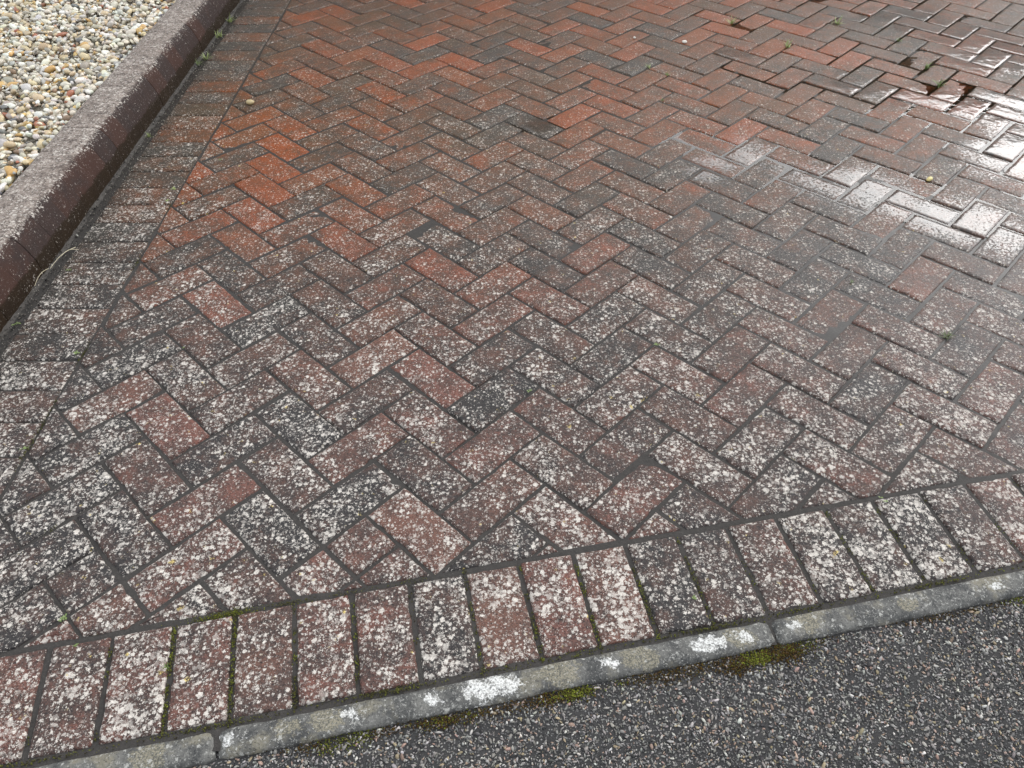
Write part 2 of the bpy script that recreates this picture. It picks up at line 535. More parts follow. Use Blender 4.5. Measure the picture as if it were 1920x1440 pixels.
# ------------------------------------------------------------------ herringbone blocks
def full_variants(n=14):
    out = []
    for i in range(n):
        hl, hw = .104 - .0030, .052 - .0030
        w = [(-hl, -hw), (hl, -hw), (hl, hw), (-hl, hw)]
        w = [(x + random.uniform(-.0009, .0009), y + random.uniform(-.0009, .0009)) for x, y in w]
        V, F = brick_geo(w, 10 + i)
        me = bpy.data.meshes.new('block')
        me.from_pydata(V, [], F)
        me.polygons.foreach_set('use_smooth', np.ones(len(me.polygons), bool))
        me.materials.append(MB_OBJ)
        out.append(me)
    return out
VARS = full_variants()
SPLIT = {('V', -11, -2), ('H', -8, -4)}
blocks = []                                     # (distance, kind, poly world, tone, cut?)
for x0 in range(-40, 60):
    for y0 in range(-40, 60):
        m = (x0 - y0) % 4
        if m == 0: k, w, h = 'H', 2, 1
        elif m == 3: k, w, h = 'V', 1, 2
        else: continue
        c = gw(x0 + w / 2, y0 + h / 2)
        if not (-1.25 < c.x < 4.0 and .4 < c.y < 6.0): continue
        if c.y < front_y(c.x) - .13 or (c.x > 3.0 and c.y > 4.6): continue
        tn = tone_of(k, (x0 - y0) // 4, y0)
        parts = [(x0, y0, w, h)]
        if (k, x0, y0) in SPLIT:
            parts = [(x0, y0, 1, 1), (x0 + w - 1, y0 + h - 1, 1, 1)]
        for (a, b, ww, hh) in parts:
            poly = [tuple(gw(a, b)), tuple(gw(a + ww, b)), tuple(gw(a + ww, b + hh)), tuple(gw(a, b + hh))]
            p2 = clip(poly, -.19612, .98058, .8365 * .98058 + .0035)
            e0 = random.uniform(-.04, .04)
            p2 = clip(p2, 1, e0, SIDE_X + random.uniform(.0, .006) + e0 * c.y) if p2 and p2[0][0] < -.7 else p2
            if len(p2) < 3: continue
            frac = area(p2) / area(poly)
            if frac < .012: continue
            cut = frac < .999 or len(parts) > 1
            cc = Vector((sum(q[0] for q in p2) / len(p2), sum(q[1] for q in p2) / len(p2)))
            if not cut: p2 = poly; cc = c
            blocks.append((math.hypot(cc.x, cc.y), k, p2, tn if len(parts) == 1 else random.choice((2, 5)), cut, cc))

def in_view(p):
    v = Vector((p.x, p.y, -CAM_H))
    z = v.dot(fw)
    if z <= 0: return False
    return abs(v.dot(right) / z) < 960 / 1461 * 1.03 and abs(v.dot(up) / z) < 720 / 1461 * 1.04
blocks.sort(key=lambda b: (not in_view(b[5]), b[0]))
joined_V, joined_F, joined_C = [], [], []
def lay_z(c):
    return .0022 * mnoise.noise(Vector((c.x * 2.1, c.y * 2.1, 4))) + random.uniform(-.0016, .0016)

for idx, (dist, k, poly, tn, cut, cc) in enumerate(blocks):
    z = lay_z(cc)
    tilt = (random.gauss(0, .012), random.gauss(0, .010))
    col = brick_color(tn, 1.0)
    if idx < 300:
        if not cut:
            e = Vector(poly[1]) - Vector(poly[0]) if k == 'H' else Vector(poly[2]) - Vector(poly[1])
            o = link('brick', random.choice(VARS), None, driveway)
            ang = math.atan2(e.y, e.x) + random.gauss(0, .005) + (math.pi if random.random() < .5 else 0)
            o.location = (cc.x + random.gauss(0, .0006), cc.y + random.gauss(0, .0006), z)
            o.rotation_euler = (tilt[0], tilt[1], ang)
        else:
            q = dedupe(inset([(x - cc.x, y - cc.y) for x, y in poly], .0028))
            if len(q) < 3 or area(q) < 3e-5: continue
            V, F = brick_geo(q, 100 + idx)
            me = bpy.data.meshes.new('cut_block'); me.from_pydata(V, [], F)
            me.polygons.foreach_set('use_smooth', np.ones(len(me.polygons), bool))
            o = link('brick', me, MB_OBJ, driveway)
            o.location = (cc.x, cc.y, z); o.rotation_euler = (tilt[0] * .6, tilt[1] * .6, 0)
        o.color = col
    else:
        q = dedupe(inset([(x - cc.x, y - cc.y) for x, y in poly], .0028))
        if len(q) < 3 or area(q) < 3e-5: continue
        V, F = brick_geo(q, 100 + idx, stepm=.02)
        b = len(joined_V)
        joined_V += [(v[0] + cc.x, v[1] + cc.y, v[2] + z + v[0] * tilt[1] + v[1] * tilt[0]) for v in V]
        joined_F += [tuple(i + b for i in f) for f in F]
        joined_C += [col] * len(V)
me = mesh_np('far_brick', joined_V, joined_F, True, joined_C)
tag(link('brick_paving', me, MB_ATT, driveway), kind='stuff')

# ------------------------------------------------------------------ soldier courses
def bed_mesh(name, pts, z):
    me = bpy.data.meshes.new(name)
    me.from_pydata([(x, y, z) for x, y in pts], [], [tuple(range(len(pts)))])
    return me
front = link('driveway_border', bed_mesh('bed', [(-1.3, front_y(-1.3) - .205), (3.2, front_y(3.2) - .205), (3.2, front_y(3.2)), (-1.3, front_y(-1.3))], -.03), M_SAND)
tag(front, kind='structure')
ST = '545555526662343223554453'
nx, ny = -UY, UX
for i in range(-12, 30):
    s0 = .1057
    # joint i passes the inner edge at ax
    ax = .0105 + i * .1057 * UX
    ay = front_y(ax)
    poly = [(0, -.2025), (.1057, -.2025), (.1057, 0), (0, 0)]
    poly = inset(poly, .0043)
    poly = [(x + random.uniform(-.0012, .0012), y + random.uniform(-.0015, .0015)) for x, y in poly]
    cx, cy = .0528, -.101
    V, F = brick_geo([(x - cx, y - cy) for x, y in poly], 400 + i, stepm=.010)
    me = bpy.data.meshes.new('soldier_block'); me.from_pydata(V, [], F)
    me.polygons.foreach_set('use_smooth', np.ones(len(me.polygons), bool))
    o = link('brick', me, MB_OBJ, front)
    wx, wy = ax + UX * cx - UY * cy, ay + UY * cx + UX * cy
    o.location = (wx, wy, .0012 + random.uniform(-.0018, .0014))
    o.rotation_euler = (random.gauss(0, .006), random.gauss(0, .008), math.atan2(UY, UX) + random.gauss(0, .006))
    k = i + 9
    tn = int(ST[k]) if 0 <= k < len(ST) else random.choice((2, 3, 5))
    o.color = brick_color(tn, 1.12)

side = link('driveway_border', bed_mesh('bed', [(-1.3, .5), (SIDE_X, .6), (SIDE_X, 6), (-1.3, 6)], -.03), M_SAND)
tag(side, kind='structure')
for i in range(-17, 26):
    y0 = 2.4585 + i * .1035
    if y0 < front_y(-1.2) + .0: continue
    poly = inset([(0, 0), (.204, 0), (.204, .1035), (0, .1035)], .0010)
    poly = [(x + random.uniform(-.001, .001), y + random.uniform(-.001, .001)) for x, y in poly]
    V, F = brick_geo([(x - .102, y - .0517) for x, y in poly], 500 + i, stepm=.013)
    me = bpy.data.meshes.new('side_block'); me.from_pydata(V, [], F)
    me.polygons.foreach_set('use_smooth', np.ones(len(me.polygons), bool))
    o = link('brick', me, MB_OBJ, side)
    o.location = (SIDE_X - .102, y0 + .0517, .0004 + random.uniform(-.0006, .0006))
    o.rotation_euler = (random.gauss(0, .004), random.gauss(0, .004), random.gauss(0, .003))
    o.color = brick_color(random.choice((1, 2, 2, 3, 3, 4)), 1.05)

# ------------------------------------------------------------------ kerb of small block units
def kerb_mat():
    t = NT('kerb_block')
    P = t.pos()
    X, Y, Z = t.xyz(P)
    tone, lich, rnd = t.sep(t.objcolor())
    Q = t.vmath('ADD', P, t.comb(t.math('MULTIPLY', rnd, 13.1), t.math('MULTIPLY', rnd, 7.7), 0.))
    n1 = t.noise(Q, 18, 4, .65); grain = t.noise(Q, 500, 3, .75)
    c = t.mix(n1, (.028, .022, .021), (.060, .035, .028))  # damp dirty face, its shade also put into this dark colour
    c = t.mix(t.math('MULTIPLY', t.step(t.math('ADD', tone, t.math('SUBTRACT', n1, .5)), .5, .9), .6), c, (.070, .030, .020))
    # top weathers paler, pinkish-grey; foot carries a rusty damp tide line
    nrm = t.n.new('ShaderNodeNewGeometry').outputs['Normal']
    NX, NY, NZ = t.xyz(nrm)
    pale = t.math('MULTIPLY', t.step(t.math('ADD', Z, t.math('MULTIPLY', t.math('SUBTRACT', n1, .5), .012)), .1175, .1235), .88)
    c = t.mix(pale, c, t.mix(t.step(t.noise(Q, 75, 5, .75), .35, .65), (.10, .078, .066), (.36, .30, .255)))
    tide = t.step(t.math('ADD', Z, t.math('MULTIPLY', t.math('SUBTRACT', t.noise(P, 26, 4, .65), .5), .03)), .054, .046)
    c = t.mix(t.math('MULTIPLY', tide, .95), c, t.mix(n1, (.014, .008, .0035), (.032, .018, .007)))
    c = t.mix(t.math('MULTIPLY', t.step(grain, .42, .3), .7), c, (.02, .018, .017))
    c = t.mix(t.math('MULTIPLY', t.step(grain, .60, .74), .25), c, (.30, .25, .21))
    c = t.mix(1, c, (.72, .72, .72), 'MULTIPLY')
    L = lichen_mask(t, P, t.comb(t.math('MULTIPLY', rnd, 9.), 0., 0.), t.step(Z, .100, .122, .26, .80))
    c = t.mix(t.math('MULTIPLY', L, .85), c, (.46, .42, .37))
    h = t.math('ADD', t.math('MULTIPLY', grain, .5), t.noise(Q, 95, 4, .7))
    t.bsdf(Base_Color=c, Roughness=.75, Normal=t.bump(h, .7, .002), Specular_IOR_Level=.15)
    return t.mat
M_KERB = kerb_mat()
kerb = tag(empty('kerb', (-1.4, 2.4, 0)), 'raised kerb of small brown blocks with rounded top edge beside the gravel', 'kerb')
PROF = [(0, -.06), (0, .002), (-.0005, .024), (-.002, .046), (-.005, .056), (-.012, .075), (-.020, .094), (-.027, .107), (-.034, .1155), (-.044, .1212), (-.058, .1246),
        (-.085, .1260), (-.115, .1266), (-.150, .1265), (-.158, .1245), (-.161, .118), (-.161, -.06)]
def kerb_geo(seed, L=.1055):
    ys = [.0002, .002, .010, .030, .052, .075, .095, .1034, .1053]
    V, F = [], []
    m = len(PROF)
    for j, y in enumerate(ys):
        ins = .0005 if j in (0, len(ys) - 1) else (.0001 if j in (1, len(ys) - 2) else 0)
        for i, (x, z) in enumerate(PROF):
            v = Vector((x * 30 + seed * 5, y * 30, z * 30))
            dx = .0012 * mnoise.noise(v) - (ins if 0 < i < 11 else 0)
            dz = .0012 * mnoise.noise(v + Vector((9, 0, 4))) - (ins if i > 7 and z > .1 else 0)
            V.append((x + dx, y, z + dz))
    n = len(ys)
    for j in range(n - 1):
        for i in range(m - 1):
            a = j * m + i
            F.append((a, a + m, a + m + 1, a + 1))
    F.append(tuple(range(m)))
    F.append(tuple((n - 1) * m + i for i in reversed(range(m))))
    return V, F
kv = []
for s in range(6):
    V, F = kerb_geo(s)
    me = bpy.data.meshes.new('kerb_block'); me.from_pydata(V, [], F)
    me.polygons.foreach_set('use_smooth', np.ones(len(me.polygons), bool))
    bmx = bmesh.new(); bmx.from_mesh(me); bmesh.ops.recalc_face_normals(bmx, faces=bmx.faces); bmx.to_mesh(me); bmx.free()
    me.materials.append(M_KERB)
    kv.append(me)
for i in range(-18, 28):
    y = 2.4145 + i * .1055
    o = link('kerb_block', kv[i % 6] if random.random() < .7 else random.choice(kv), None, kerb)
    o.location = (-1.304 + 1.4 + random.gauss(0, .0007), y - 2.4, random.gauss(0, .0006))
    o.rotation_euler = (random.gauss(0, .003), random.gauss(0, .005), random.gauss(0, .005))
    o.color = (random.random(), 1, random.random(), 1)
t = NT('kerb_mortar'); P = t.pos()
t.bsdf(Base_Color=t.mix(t.noise(P, 80, 4, .7), (.025, .02, .017), (.06, .048, .040)), Roughness=.85, Normal=t.bump(t.noise(P, 200, 3, .7), .6, .003))
pm = [(x + (-.0035 if i > 0 else -.003), z - (.0028 if z > .1 else 0)) for i, (x, z) in enumerate(PROF[:-1])] + [(-.158, -.06)]
V = [(x, yy, z) for yy in (-1.89, 2.96) for x, z in pm]
F = [(i, i + 1, len(pm) + i + 1, len(pm) + i) for i in range(len(pm) - 1)]
me = bpy.data.meshes.new('kerb_mortar'); me.from_pydata(V, [], F)
o = link('mortar_core', me, t.mat, kerb); o.location = (-1.304 + 1.4, 0, 0)

# ------------------------------------------------------------------ concrete edging
def edging_mat():
    t = NT('old_concrete'); P = t.pos()
    rnd = t.sep(t.objcolor())[2]
    n = t.noise(P, 24, 5, .68); g2 = t.noise(P, 330, 3, .7)
    c = t.mix(t.step(n, .36, .68), (.055, .055, .053), (.165, .160, .145))
    c = t.mix(t.math('MULTIPLY', t.step(t.noise(P, 13, 4, .65), .52, .66), .7), c, (.24, .215, .155))
    g3 = t.noise(P, 210, 4, .8)
    c = t.mix(t.math('MULTIPLY', t.step(g3, .56, .66), .7), c, (.38, .37, .34))
    c = t.mix(t.math('MULTIPLY', t.step(t.noise(P, 240, 4, .8), .46, .36), .85), c, (.018, .018, .019))
    X, Y, Z = t.xyz(P)
    rag = t.math('MULTIPLY', t.math('SUBTRACT', t.noise(P, 48, 5, .78), .5), .095)
    wob = t.math('MULTIPLY', t.math('SUBTRACT', t.noise(P, 260, 3, .7), .5), .016)
    def spots(L):
        tot = None
        for x, r in L:
            dy = t.math('MULTIPLY', t.math('SUBTRACT', Y, .8365 + .2001 * x - .2155 - .022), 1.5)
            dx = t.math('SUBTRACT', X, x)
            d = t.math('SQRT', t.math('ADD', t.math('MULTIPLY', dx, dx), t.math('MULTIPLY', dy, dy)))
            v = t.math('SUBTRACT', r, t.math('ADD', d, t.math('ADD', rag, wob)))
            v = t.step(v, -.002, .004)
            tot = v if tot is None else t.math('MAXIMUM', tot, v)
        return tot
    tan = spots([(.08, .035), (.22, .035), (-.31, .03), (.53, .028), (-.37, .02), (-.58, .03), (.40, .03), (.72, .02), (1.0, .03)])
    c = t.mix(t.math('MULTIPLY', tan, .75), c, t.mix(t.step(g2, .4, .6), (.10, .095, .075), (.33, .295, .21)))
    blot = spots([(-.055, .030), (-.015, .026), (-.14, .016), (.165, .014), (.335, .022), (.36, .016), (.408, .015), (.505, .012), (.9, .013), (-.27, .010), (-.46, .012), (1.2, .02)])
    blot = t.math('MULTIPLY', blot, t.step(t.noise(P, 120, 4, .75), .36, .50, .25, 1))
    c = t.mix(t.math('MULTIPLY', blot, .88), c, t.mix(t.step(g2, .36, .56), (.28, .27, .245), (.88, .87, .83)))
    L = lichen_mask(t, P, (2.2, 1.1, 0), .55)
    c = t.mix(t.math('MULTIPLY', L, .8), c, (.46, .45, .41))
    c = t.mix(1, c, (.72, .72, .72), 'MULTIPLY')
    t.bsdf(Base_Color=c, Roughness=.75, Normal=t.bump(t.math('ADD', t.math('MULTIPLY', g2, .6), t.math('ADD', n, t.math('MULTIPLY', blot, .3))), .7, .0025), Specular_IOR_Level=.3)
    return t.mat
M_EDGE = edging_mat()
edging = tag(empty('concrete_edging', (0, front_y(0) - .2185, 0)), 'thin grey concrete edging strip with white lichen between bricks and tarmac', 'edging')
def strip_geo(L, seed):
    """pin kerb: length along x, width -.047..0 in y"""
    prof = [(-.0475, -.12), (-.0475, -.010), (-.0462, -.0045), (-.043, -.0008), (-.036, .0006), (-.022, .001), (-.010, .0008), (-.003, -.0006), (-.0005, -.004), (0, -.12)]
    n = max(8, int(L / .014)); V, F = [], []
    m = len(prof)
    for j in range(n + 1):
        x = L * j / n
        end = min(j, n - j)
        for i, (y, z) in enumerate(prof):
            v = Vector((x * 22 + seed * 3.3, y * 60, z * 60))
            e = .0018 * mnoise.noise(v) + .0014 * mnoise.noise(v * 3.1)
            zz = z + (e if z > -.05 else 0) - (.004 if end == 0 and 0 < i < m - 1 else 0)
            yy = y + (.0018 * mnoise.noise(v + Vector((4, 4, 4))) - max(0, mnoise.noise(v * .7) - .35) * .008 * (-1 if i < 5 else 1) if z > -.05 else 0)
            if end == 0: yy = -.0237 + (yy + .0237) * .88
            V.append((x, yy, zz))
    for j in range(n):
        for i in range(m - 1):
            a = j * m + i
            F.append((a, a + m, a + m + 1, a + 1))
    F.append(tuple(range(m))); F.append(tuple(n * m + i for i in reversed(range(m))))
    return V, F
jx = [-1.43, -.4835, .4585, 1.40, 2.34]
for i in range(4):
    L = (jx[i + 1] - jx[i]) / UX - .006
    V, F = strip_geo(L, i)
    me = bpy.data.meshes.new('edging_stone'); me.from_pydata(V, [], F)
    me.polygons.foreach_set('use_smooth', np.ones(len(me.polygons), bool))
    bmx = bmesh.new(); bmx.from_mesh(me); bmesh.ops.recalc_face_normals(bmx, faces=bmx.faces); bmx.to_mesh(me); bmx.free()
    o = link('edging_stone', me, M_EDGE, edging)
    x = jx[i] + .003
    o.location = (x, front_y(x) - .2155 - (front_y(0) - .2185), -.0005 + random.uniform(-.001, .001))
    o.rotation_euler = (0, 0, math.atan2(UY, UX) + random.uniform(-.0015, .0015))
    o.color = (.5, .5, random.random(), 1)

# ------------------------------------------------------------------ tarmac
def tarmac_mat():
    t = NT('tarmac'); P = t.pos()
    n = t.noise(P, 130, 5, .7); v = t.voro(P, 240)
    c = t.mix(t.noise(P, 8, 4, .6), (.026, .0255, .026), (.052, .050, .048))
    st = t.math('MULTIPLY', t.step(v['Distance'], .42, .30), t.step(t.sep(v['Color'])[0], .35, .5))
    c = t.mix(t.math('MULTIPLY', st, .8), c, t.mix(t.sep(v['Color'])[1], (.10, .098, .096), (.26, .25, .24)))
    t.bsdf(Base_Color=c, Roughness=.9, Specular_IOR_Level=.15, Normal=t.bump(t.math('ADD', n, t.math('MULTIPLY', st, .6)), .9, .004))
    return t.mat
M_TAR = tarmac_mat()
def road_line(x): return front_y(x) - .2635
def road_z(x, y):
    v = Vector((x, y, 0))
    return -.0105 + .0016 * mnoise.noise(v * 14) + .0018 * mnoise.noise(v * 60) - .03 * max(0, (road_line(x) - y) - .3) * .2
def road_keep(x, y): return y < road_line(x) + .02
road = tag(link('road', grid_mesh('road', -1.6, 2.6, -.6, 1.15, .012, road_z, road_keep), M_TAR), kind='structure')

def ico(sub):
    b = bmesh.new(); bmesh.ops.create_icosphere(b, subdivisions=sub, radius=1)
    V = np.array([v.co[:] for v in b.verts]); F = np.array([[v.index for v in f.verts] for f in b.faces])
    b.free(); return V, F

def rand_rot(n, flat=.35):
    a = rng.uniform(0, 2 * np.pi, n); tx = rng.normal(0, flat, n); ty = rng.normal(0, flat, n)
    ca, sa = np.cos(a), np.sin(a); cx, sx = np.cos(tx), np.sin(tx); cy, sy = np.cos(ty), np.sin(ty)
    Z = np.zeros(n); O = np.ones(n)
    Rz = np.stack([ca, -sa, Z, sa, ca, Z, Z, Z, O], 1).reshape(n, 3, 3)
    Rx = np.stack([O, Z, Z, Z, cx, -sx, Z, sx, cx], 1).reshape(n, 3, 3)
    Ry = np.stack([cy, Z, sy, Z, O, Z, -sy, Z, cy], 1).reshape(n, 3, 3)
    return Rx @ Ry @ Rz

def scatter(shapes, Fb, pos, scl, flat, cols):
    """many small stones in one mesh"""
    n = len(pos)
    pick = rng.integers(0, len(shapes), n)
    B = np.stack(shapes)[pick]                        # n,k,3
    R = rand_rot(n, flat)
    V = np.einsum('nij,nkj->nki', R, B * scl[:, None, :]) + pos[:, None, :]
    k = B.shape[1]
    F = (Fb[None] + (np.arange(n) * k)[:, None, None]).reshape(-1, 3)
    C = np.repeat(np.concatenate([cols, np.ones((n, 1))], 1), k, 0)
    return V.reshape(-1, 3), F, C

def stone_shapes(n, sub, amp, facet=False):
    V, F = ico(sub); out = []
    for i in range(n):
        W = V.copy()
        for j in range(len(W)):
            p = Vector(W[j])
            r = 1 + amp * mnoise.noise(p * 1.1 + Vector((i * 5.3, 2, 1))) + amp * .5 * mnoise.noise(p * 2.4 + Vector((i * 2.9, 7, 3)))
            W[j] *= r
        if facet:
            for _ in range(4):
                d = rng.normal(0, 1, 3); d /= np.linalg.norm(d)
                h = rng.uniform(.45, .8); s = W @ d
                W -= np.where(s > h, s - h, 0)[:, None] * d[None]
        out.append(W)
    return out, F

def pick_cols(pal, n, jit=.12):
    w = np.array([p[0] for p in pal], float); w /= w.sum()
    C = np.array([p[1] for p in pal])[rng.choice(len(pal), n, p=w)]
    return np.clip(C * .78 * (1 + rng.normal(0, jit, (n, 1))) * (1 + rng.normal(0, .025, (n, 3))), .01, .9)

# chippings standing proud of the binder
N = 120000
px = rng.uniform(-1.15, 1.35, N); py = rng.uniform(.16, 1.06, N)
ok = (py < .8365 + .2001 * px - .2665) & (py > .33 + .0 * px) & (py > .40 - .1 * np.abs(px))
px, py = px[ok], py[ok]; N = len(px)
sh, fb = stone_shapes(10, 1, .35, True)
s = rng.lognormal(math.log(.00160), .38, N); s = np.clip(s, .0007, .0040)
scl = np.stack([s * rng.uniform(1.1, 2.3, N), s * rng.uniform(.6, 1.1, N), s * rng.uniform(.5, .9, N)], 1)
pz = np.array([road_z(a, b) for a, b in zip(px, py)]) + rng.uniform(.0001, .0016, N)
pal = [(32, (.26, .245, .225)), (20, (.15, .145, .138)), (18, (.40, .38, .35)), (7, (.60, .57, .52)), (12, (.06, .058, .058)), (10, (.38, .27, .215)), (5, (.38, .31, .20))]
V, F, C = scatter(sh, fb, np.stack([px, py, pz], 1), scl, .35, pick_cols(pal, N, .2))
M_CHIP = simple_attr_mat('chipping', .7, 900, .4, .0008, .5, .2)
tag(link('chippings', mesh_np('chippings', V, F, False, C), M_CHIP, road), kind='stuff')

# ------------------------------------------------------------------ gravel bed
t = NT('gravel_bed'); P = t.pos()
v = t.voro(P, 85)
t.bsdf(Base_Color=t.mix(t.sep(v['Color'])[0], (.10, .09, .07), (.42, .38, .30)), Roughness=.8, Normal=t.bump(v['Distance'], 1, -.008))
gb = bpy.data.meshes.new('gravel_bed')
gb.from_pydata([(-6, -.2, .070), (-1.462, -.2, .070), (-1.462, 8, .070), (-6, 8, .070)], [], [(0, 1, 2, 3)])
tag(link('gravel_bed', gb, t.mat), kind='structure')
N = 29000
px = rng.uniform(-3.3, -1.455, N); py = rng.uniform(1.55, 4.75, N)
edge = -1.40 - (py - 1.85) * .4975
ok = px > edge - .32
px, py = px[ok], py[ok]; N = len(px)
sh, fb = stone_shapes(14, 2, .30)
sh1, fb1 = stone_shapes(14, 2, .30)
s = np.clip(rng.lognormal(math.log(.0077), .38, N), .0030, .0175)
scl = np.stack([s * rng.uniform(1.0, 1.6, N), s * rng.uniform(.8, 1.1, N), s * rng.uniform(.45, .85, N)], 1)
lay = rng.uniform(0, 1, N)
pz = .078 + lay * .024 + np.array([.010 * mnoise.noise(Vector((a * 3, b * 3, 2))) for a, b in zip(px, py)])
# heap falls slightly just behind the kerb
pz -= np.clip((px + 1.50) / .05, 0, 1) * .006
keep = px + scl[:, 0] * .7 < -1.463
px, py, pz, scl = px[keep], py[keep], pz[keep], scl[keep]; N = len(px)
pal = [(34, (.74, .67, .53)), (12, (.60, .57, .51)), (13, (.82, .79, .70)), (17, (.62, .49, .30)), (6, (.60, .38, .13)), (7, (.36, .32, .26)), (4, (.26, .17, .10)), (4, (.17, .165, .16)), (2, (.40, .15, .08)), (8, (.50, .45, .35))]
C0 = pick_cols(pal, N, .13)
big = scl[:, 0] > .0125
V, F, C = scatter(sh1, fb1, np.stack([px, py, pz], 1)[~big], scl[~big], .5, np.clip(C0 * 1.15, 0, .85)[~big])
V2, F2, C2 = scatter(sh, fb, np.stack([px, py, pz], 1)[big], scl[big], .4, C0[big])
if len(V2):
    F2 = F2 + len(V); V = np.concatenate([V, V2]); F = np.concatenate([F, F2]); C = np.concatenate([C, C2])
M_PEB = simple_attr_mat('river_pebble', .45, 220, .25, .0012, .45, .5)
tag(link('gravel', mesh_np('gravel', V, F, True, C), M_PEB), kind='stuff')

# ------------------------------------------------------------------ silt and crumbs at the foot of the kerb
t = NT('silt'); P = t.pos()
n = t.noise(P, 120, 5, .7)
t.bsdf(Base_Color=t.mix(n, (.022, .019, .016), (.085, .075, .065)), Roughness=.85, Normal=t.bump(n, 1, .004))
V, F = [], []
ys = np.arange(.9, 4.7, .012)
for j, y in enumerate(ys):
    wv = .008 + .008 * mnoise.noise(Vector((1, y * 6, 0))) + .005 * mnoise.noise(Vector((4, y * 31, 0)))
    for i in range(6):
        k = i / 5
        x = -1.306 + (.004 + abs(wv) * .6) * 1.5 * k
        V.append((x, y, .0040 * (1 - k) ** 1.3 - .0050 * k ** 3 + .0030 * mnoise.noise(Vector((x * 70, y * 70, 3)))))
    if j:
        for i in range(5):
            a = (j - 1) * 6 + i
            F.append((a, a + 1, a + 7, a + 6))
me = bpy.data.meshes.new('silt'); me.from_pydata(V, [], F)
me.polygons.foreach_set('use_smooth', np.ones(len(me.polygons), bool))
tag(link('silt', me, t.mat), kind='stuff')
N = 5200
px = -1.302 + np.abs(rng.normal(0, .045, N)); py = rng.uniform(1.2, 4.2, N)
sh, fb = stone_shapes(8, 1, .35, True)
s = np.clip(rng.lognormal(math.log(.0012), .4, N), .0005, .0036)
scl = np.stack([s * 1.3, s, s * .8], 1)
pal = [(30, (.055, .048, .042)), (30, (.11, .098, .085)), (14, (.24, .215, .18)), (8, (.45, .42, .36)), (14, (.025, .022, .020))]
V, F, C = scatter(sh, fb, np.stack([px, py, np.full(N, .0005) + np.clip((-1.29 + .0 - px) * .3, 0, .005)], 1), scl, .8, pick_cols(pal, N, .2))
tag(link('crumbs', mesh_np('crumbs', V, F, False, C), M_CHIP), kind='stuff')

# ------------------------------------------------------------------ moss
sh, fb = stone_shapes(8, 1, .6)
mp, msz, mc = [], [], []
def moss(x, y, z, n, rx, ry, ang, size, pal):
    ca, sa = math.cos(ang), math.sin(ang)
    for _ in range(int(n * 1.8)):
        a, b = random.gauss(0, rx), random.gauss(0, ry)
        mp.append((x + ca * a - sa * b, y + sa * a + ca * b, z + random.uniform(-.001, .0016)))
        s = size * random.uniform(.3, .85)
        msz.append((s, s, s * random.uniform(.7, 1.3)))
        c = random.choice(pal); k = random.uniform(.7, 1.35)
        mc.append(tuple(v * k for v in c))
A0 = math.atan2(UY, UX)
GREEN = [(.12, .13, .02), (.08, .085, .018), (.16, .18, .024), (.06, .05, .018)]
BROWN = [(.075, .042, .012), (.05, .03, .012), (.10, .062, .015), (.08, .066, .018), (.035, .025, .014)]
OLIVE = [(.06, .056, .022), (.085, .085, .024), (.04, .034, .020), (.11, .115, .026)]
# joint between soldiers and edging
for i in range(150):
    x = -.95 + i * .0135
    d = mnoise.noise(Vector((x * 7, 3, 1))) + .25
    n = int(max(2, 22 * d * (1.0 if x < .55 else .65)))
    moss(x, front_y(x) - .2085, -.0018, n, .008, .0028, A0, .0018, OLIVE if mnoise.noise(Vector((x * 4, 8, 1))) < .2 else GREEN)
# between the soldiers, outer half
for i in range(-10, 11):
    ax = .0105 + i * .1057 * UX; ay = front_y(ax)
    amt = {-7: .5, -6: 1.0, -5: 1.0, -4: 1, -3: .6, -1: .6, 0: .8, 1: .7, 2: .8, 3: .6, 6: .5, 7: .4}.get(i, .3)
    for k in range(14):
        f = k / 13
        if random.random() > amt * (.4 + .8 * f): continue
        moss(ax + UY * .2 * f, ay - UX * .2 * f, -.0022, int(16 * amt), .006, .0022, A0 - math.pi / 2, .0017, OLIVE if random.random() < .6 else GREEN)
# inner joint, a few cushions
for x, y, n in ((-.515, front_y(-.515), 170), (-.555, front_y(-.56), 90), (-.405, front_y(-.405), 80), (-.30, front_y(-.30), 40), (-.2, front_y(-.2), 40)):
    moss(x, y + .0, -.0016, n, .024, .0034, A0, .0014, GREEN if n > 80 else OLIVE)
# road side of the edging
for i in range(170):
    x = -.78 + i * .0115
    d = max(0, mnoise.noise(Vector((x * 5.5, 1, 7))) + .12 + .25 * math.exp(-((x - .455) / .09) ** 2) + .1 * math.exp(-((x - .05) / .2) ** 2))
    n = int(60 * d)
    gr = mnoise.noise(Vector((x * 9, 5, 2))) > .18
    moss(x, road_line(x) - .006 - .008 * d, -.0085, n, .010, .003 + .012 * d, A0, .0017, GREEN if gr else BROWN)
moss(.425, road_line(.425) - .014, -.0075, 320, .016, .007, A0, .0019, GREEN)
moss(.475, road_line(.475) - .016, -.0075, 380, .022, .009, A0, .0018, BROWN)
moss(.385, road_line(.385) - .022, -.0075, 240, .016, .009, A0, .0018, BROWN)
moss(.10, road_line(.10) - .010, -.0075, 260, .022, .006, A0, .0019, GREEN)
moss(.06, road_line(.06) - .012, -.0075, 240, .035, .007, A0, .0018, BROWN)
moss(-.12, road_line(-.12) - .012, -.0075, 240, .025, .006, A0, .0018, GREEN + BROWN + BROWN)
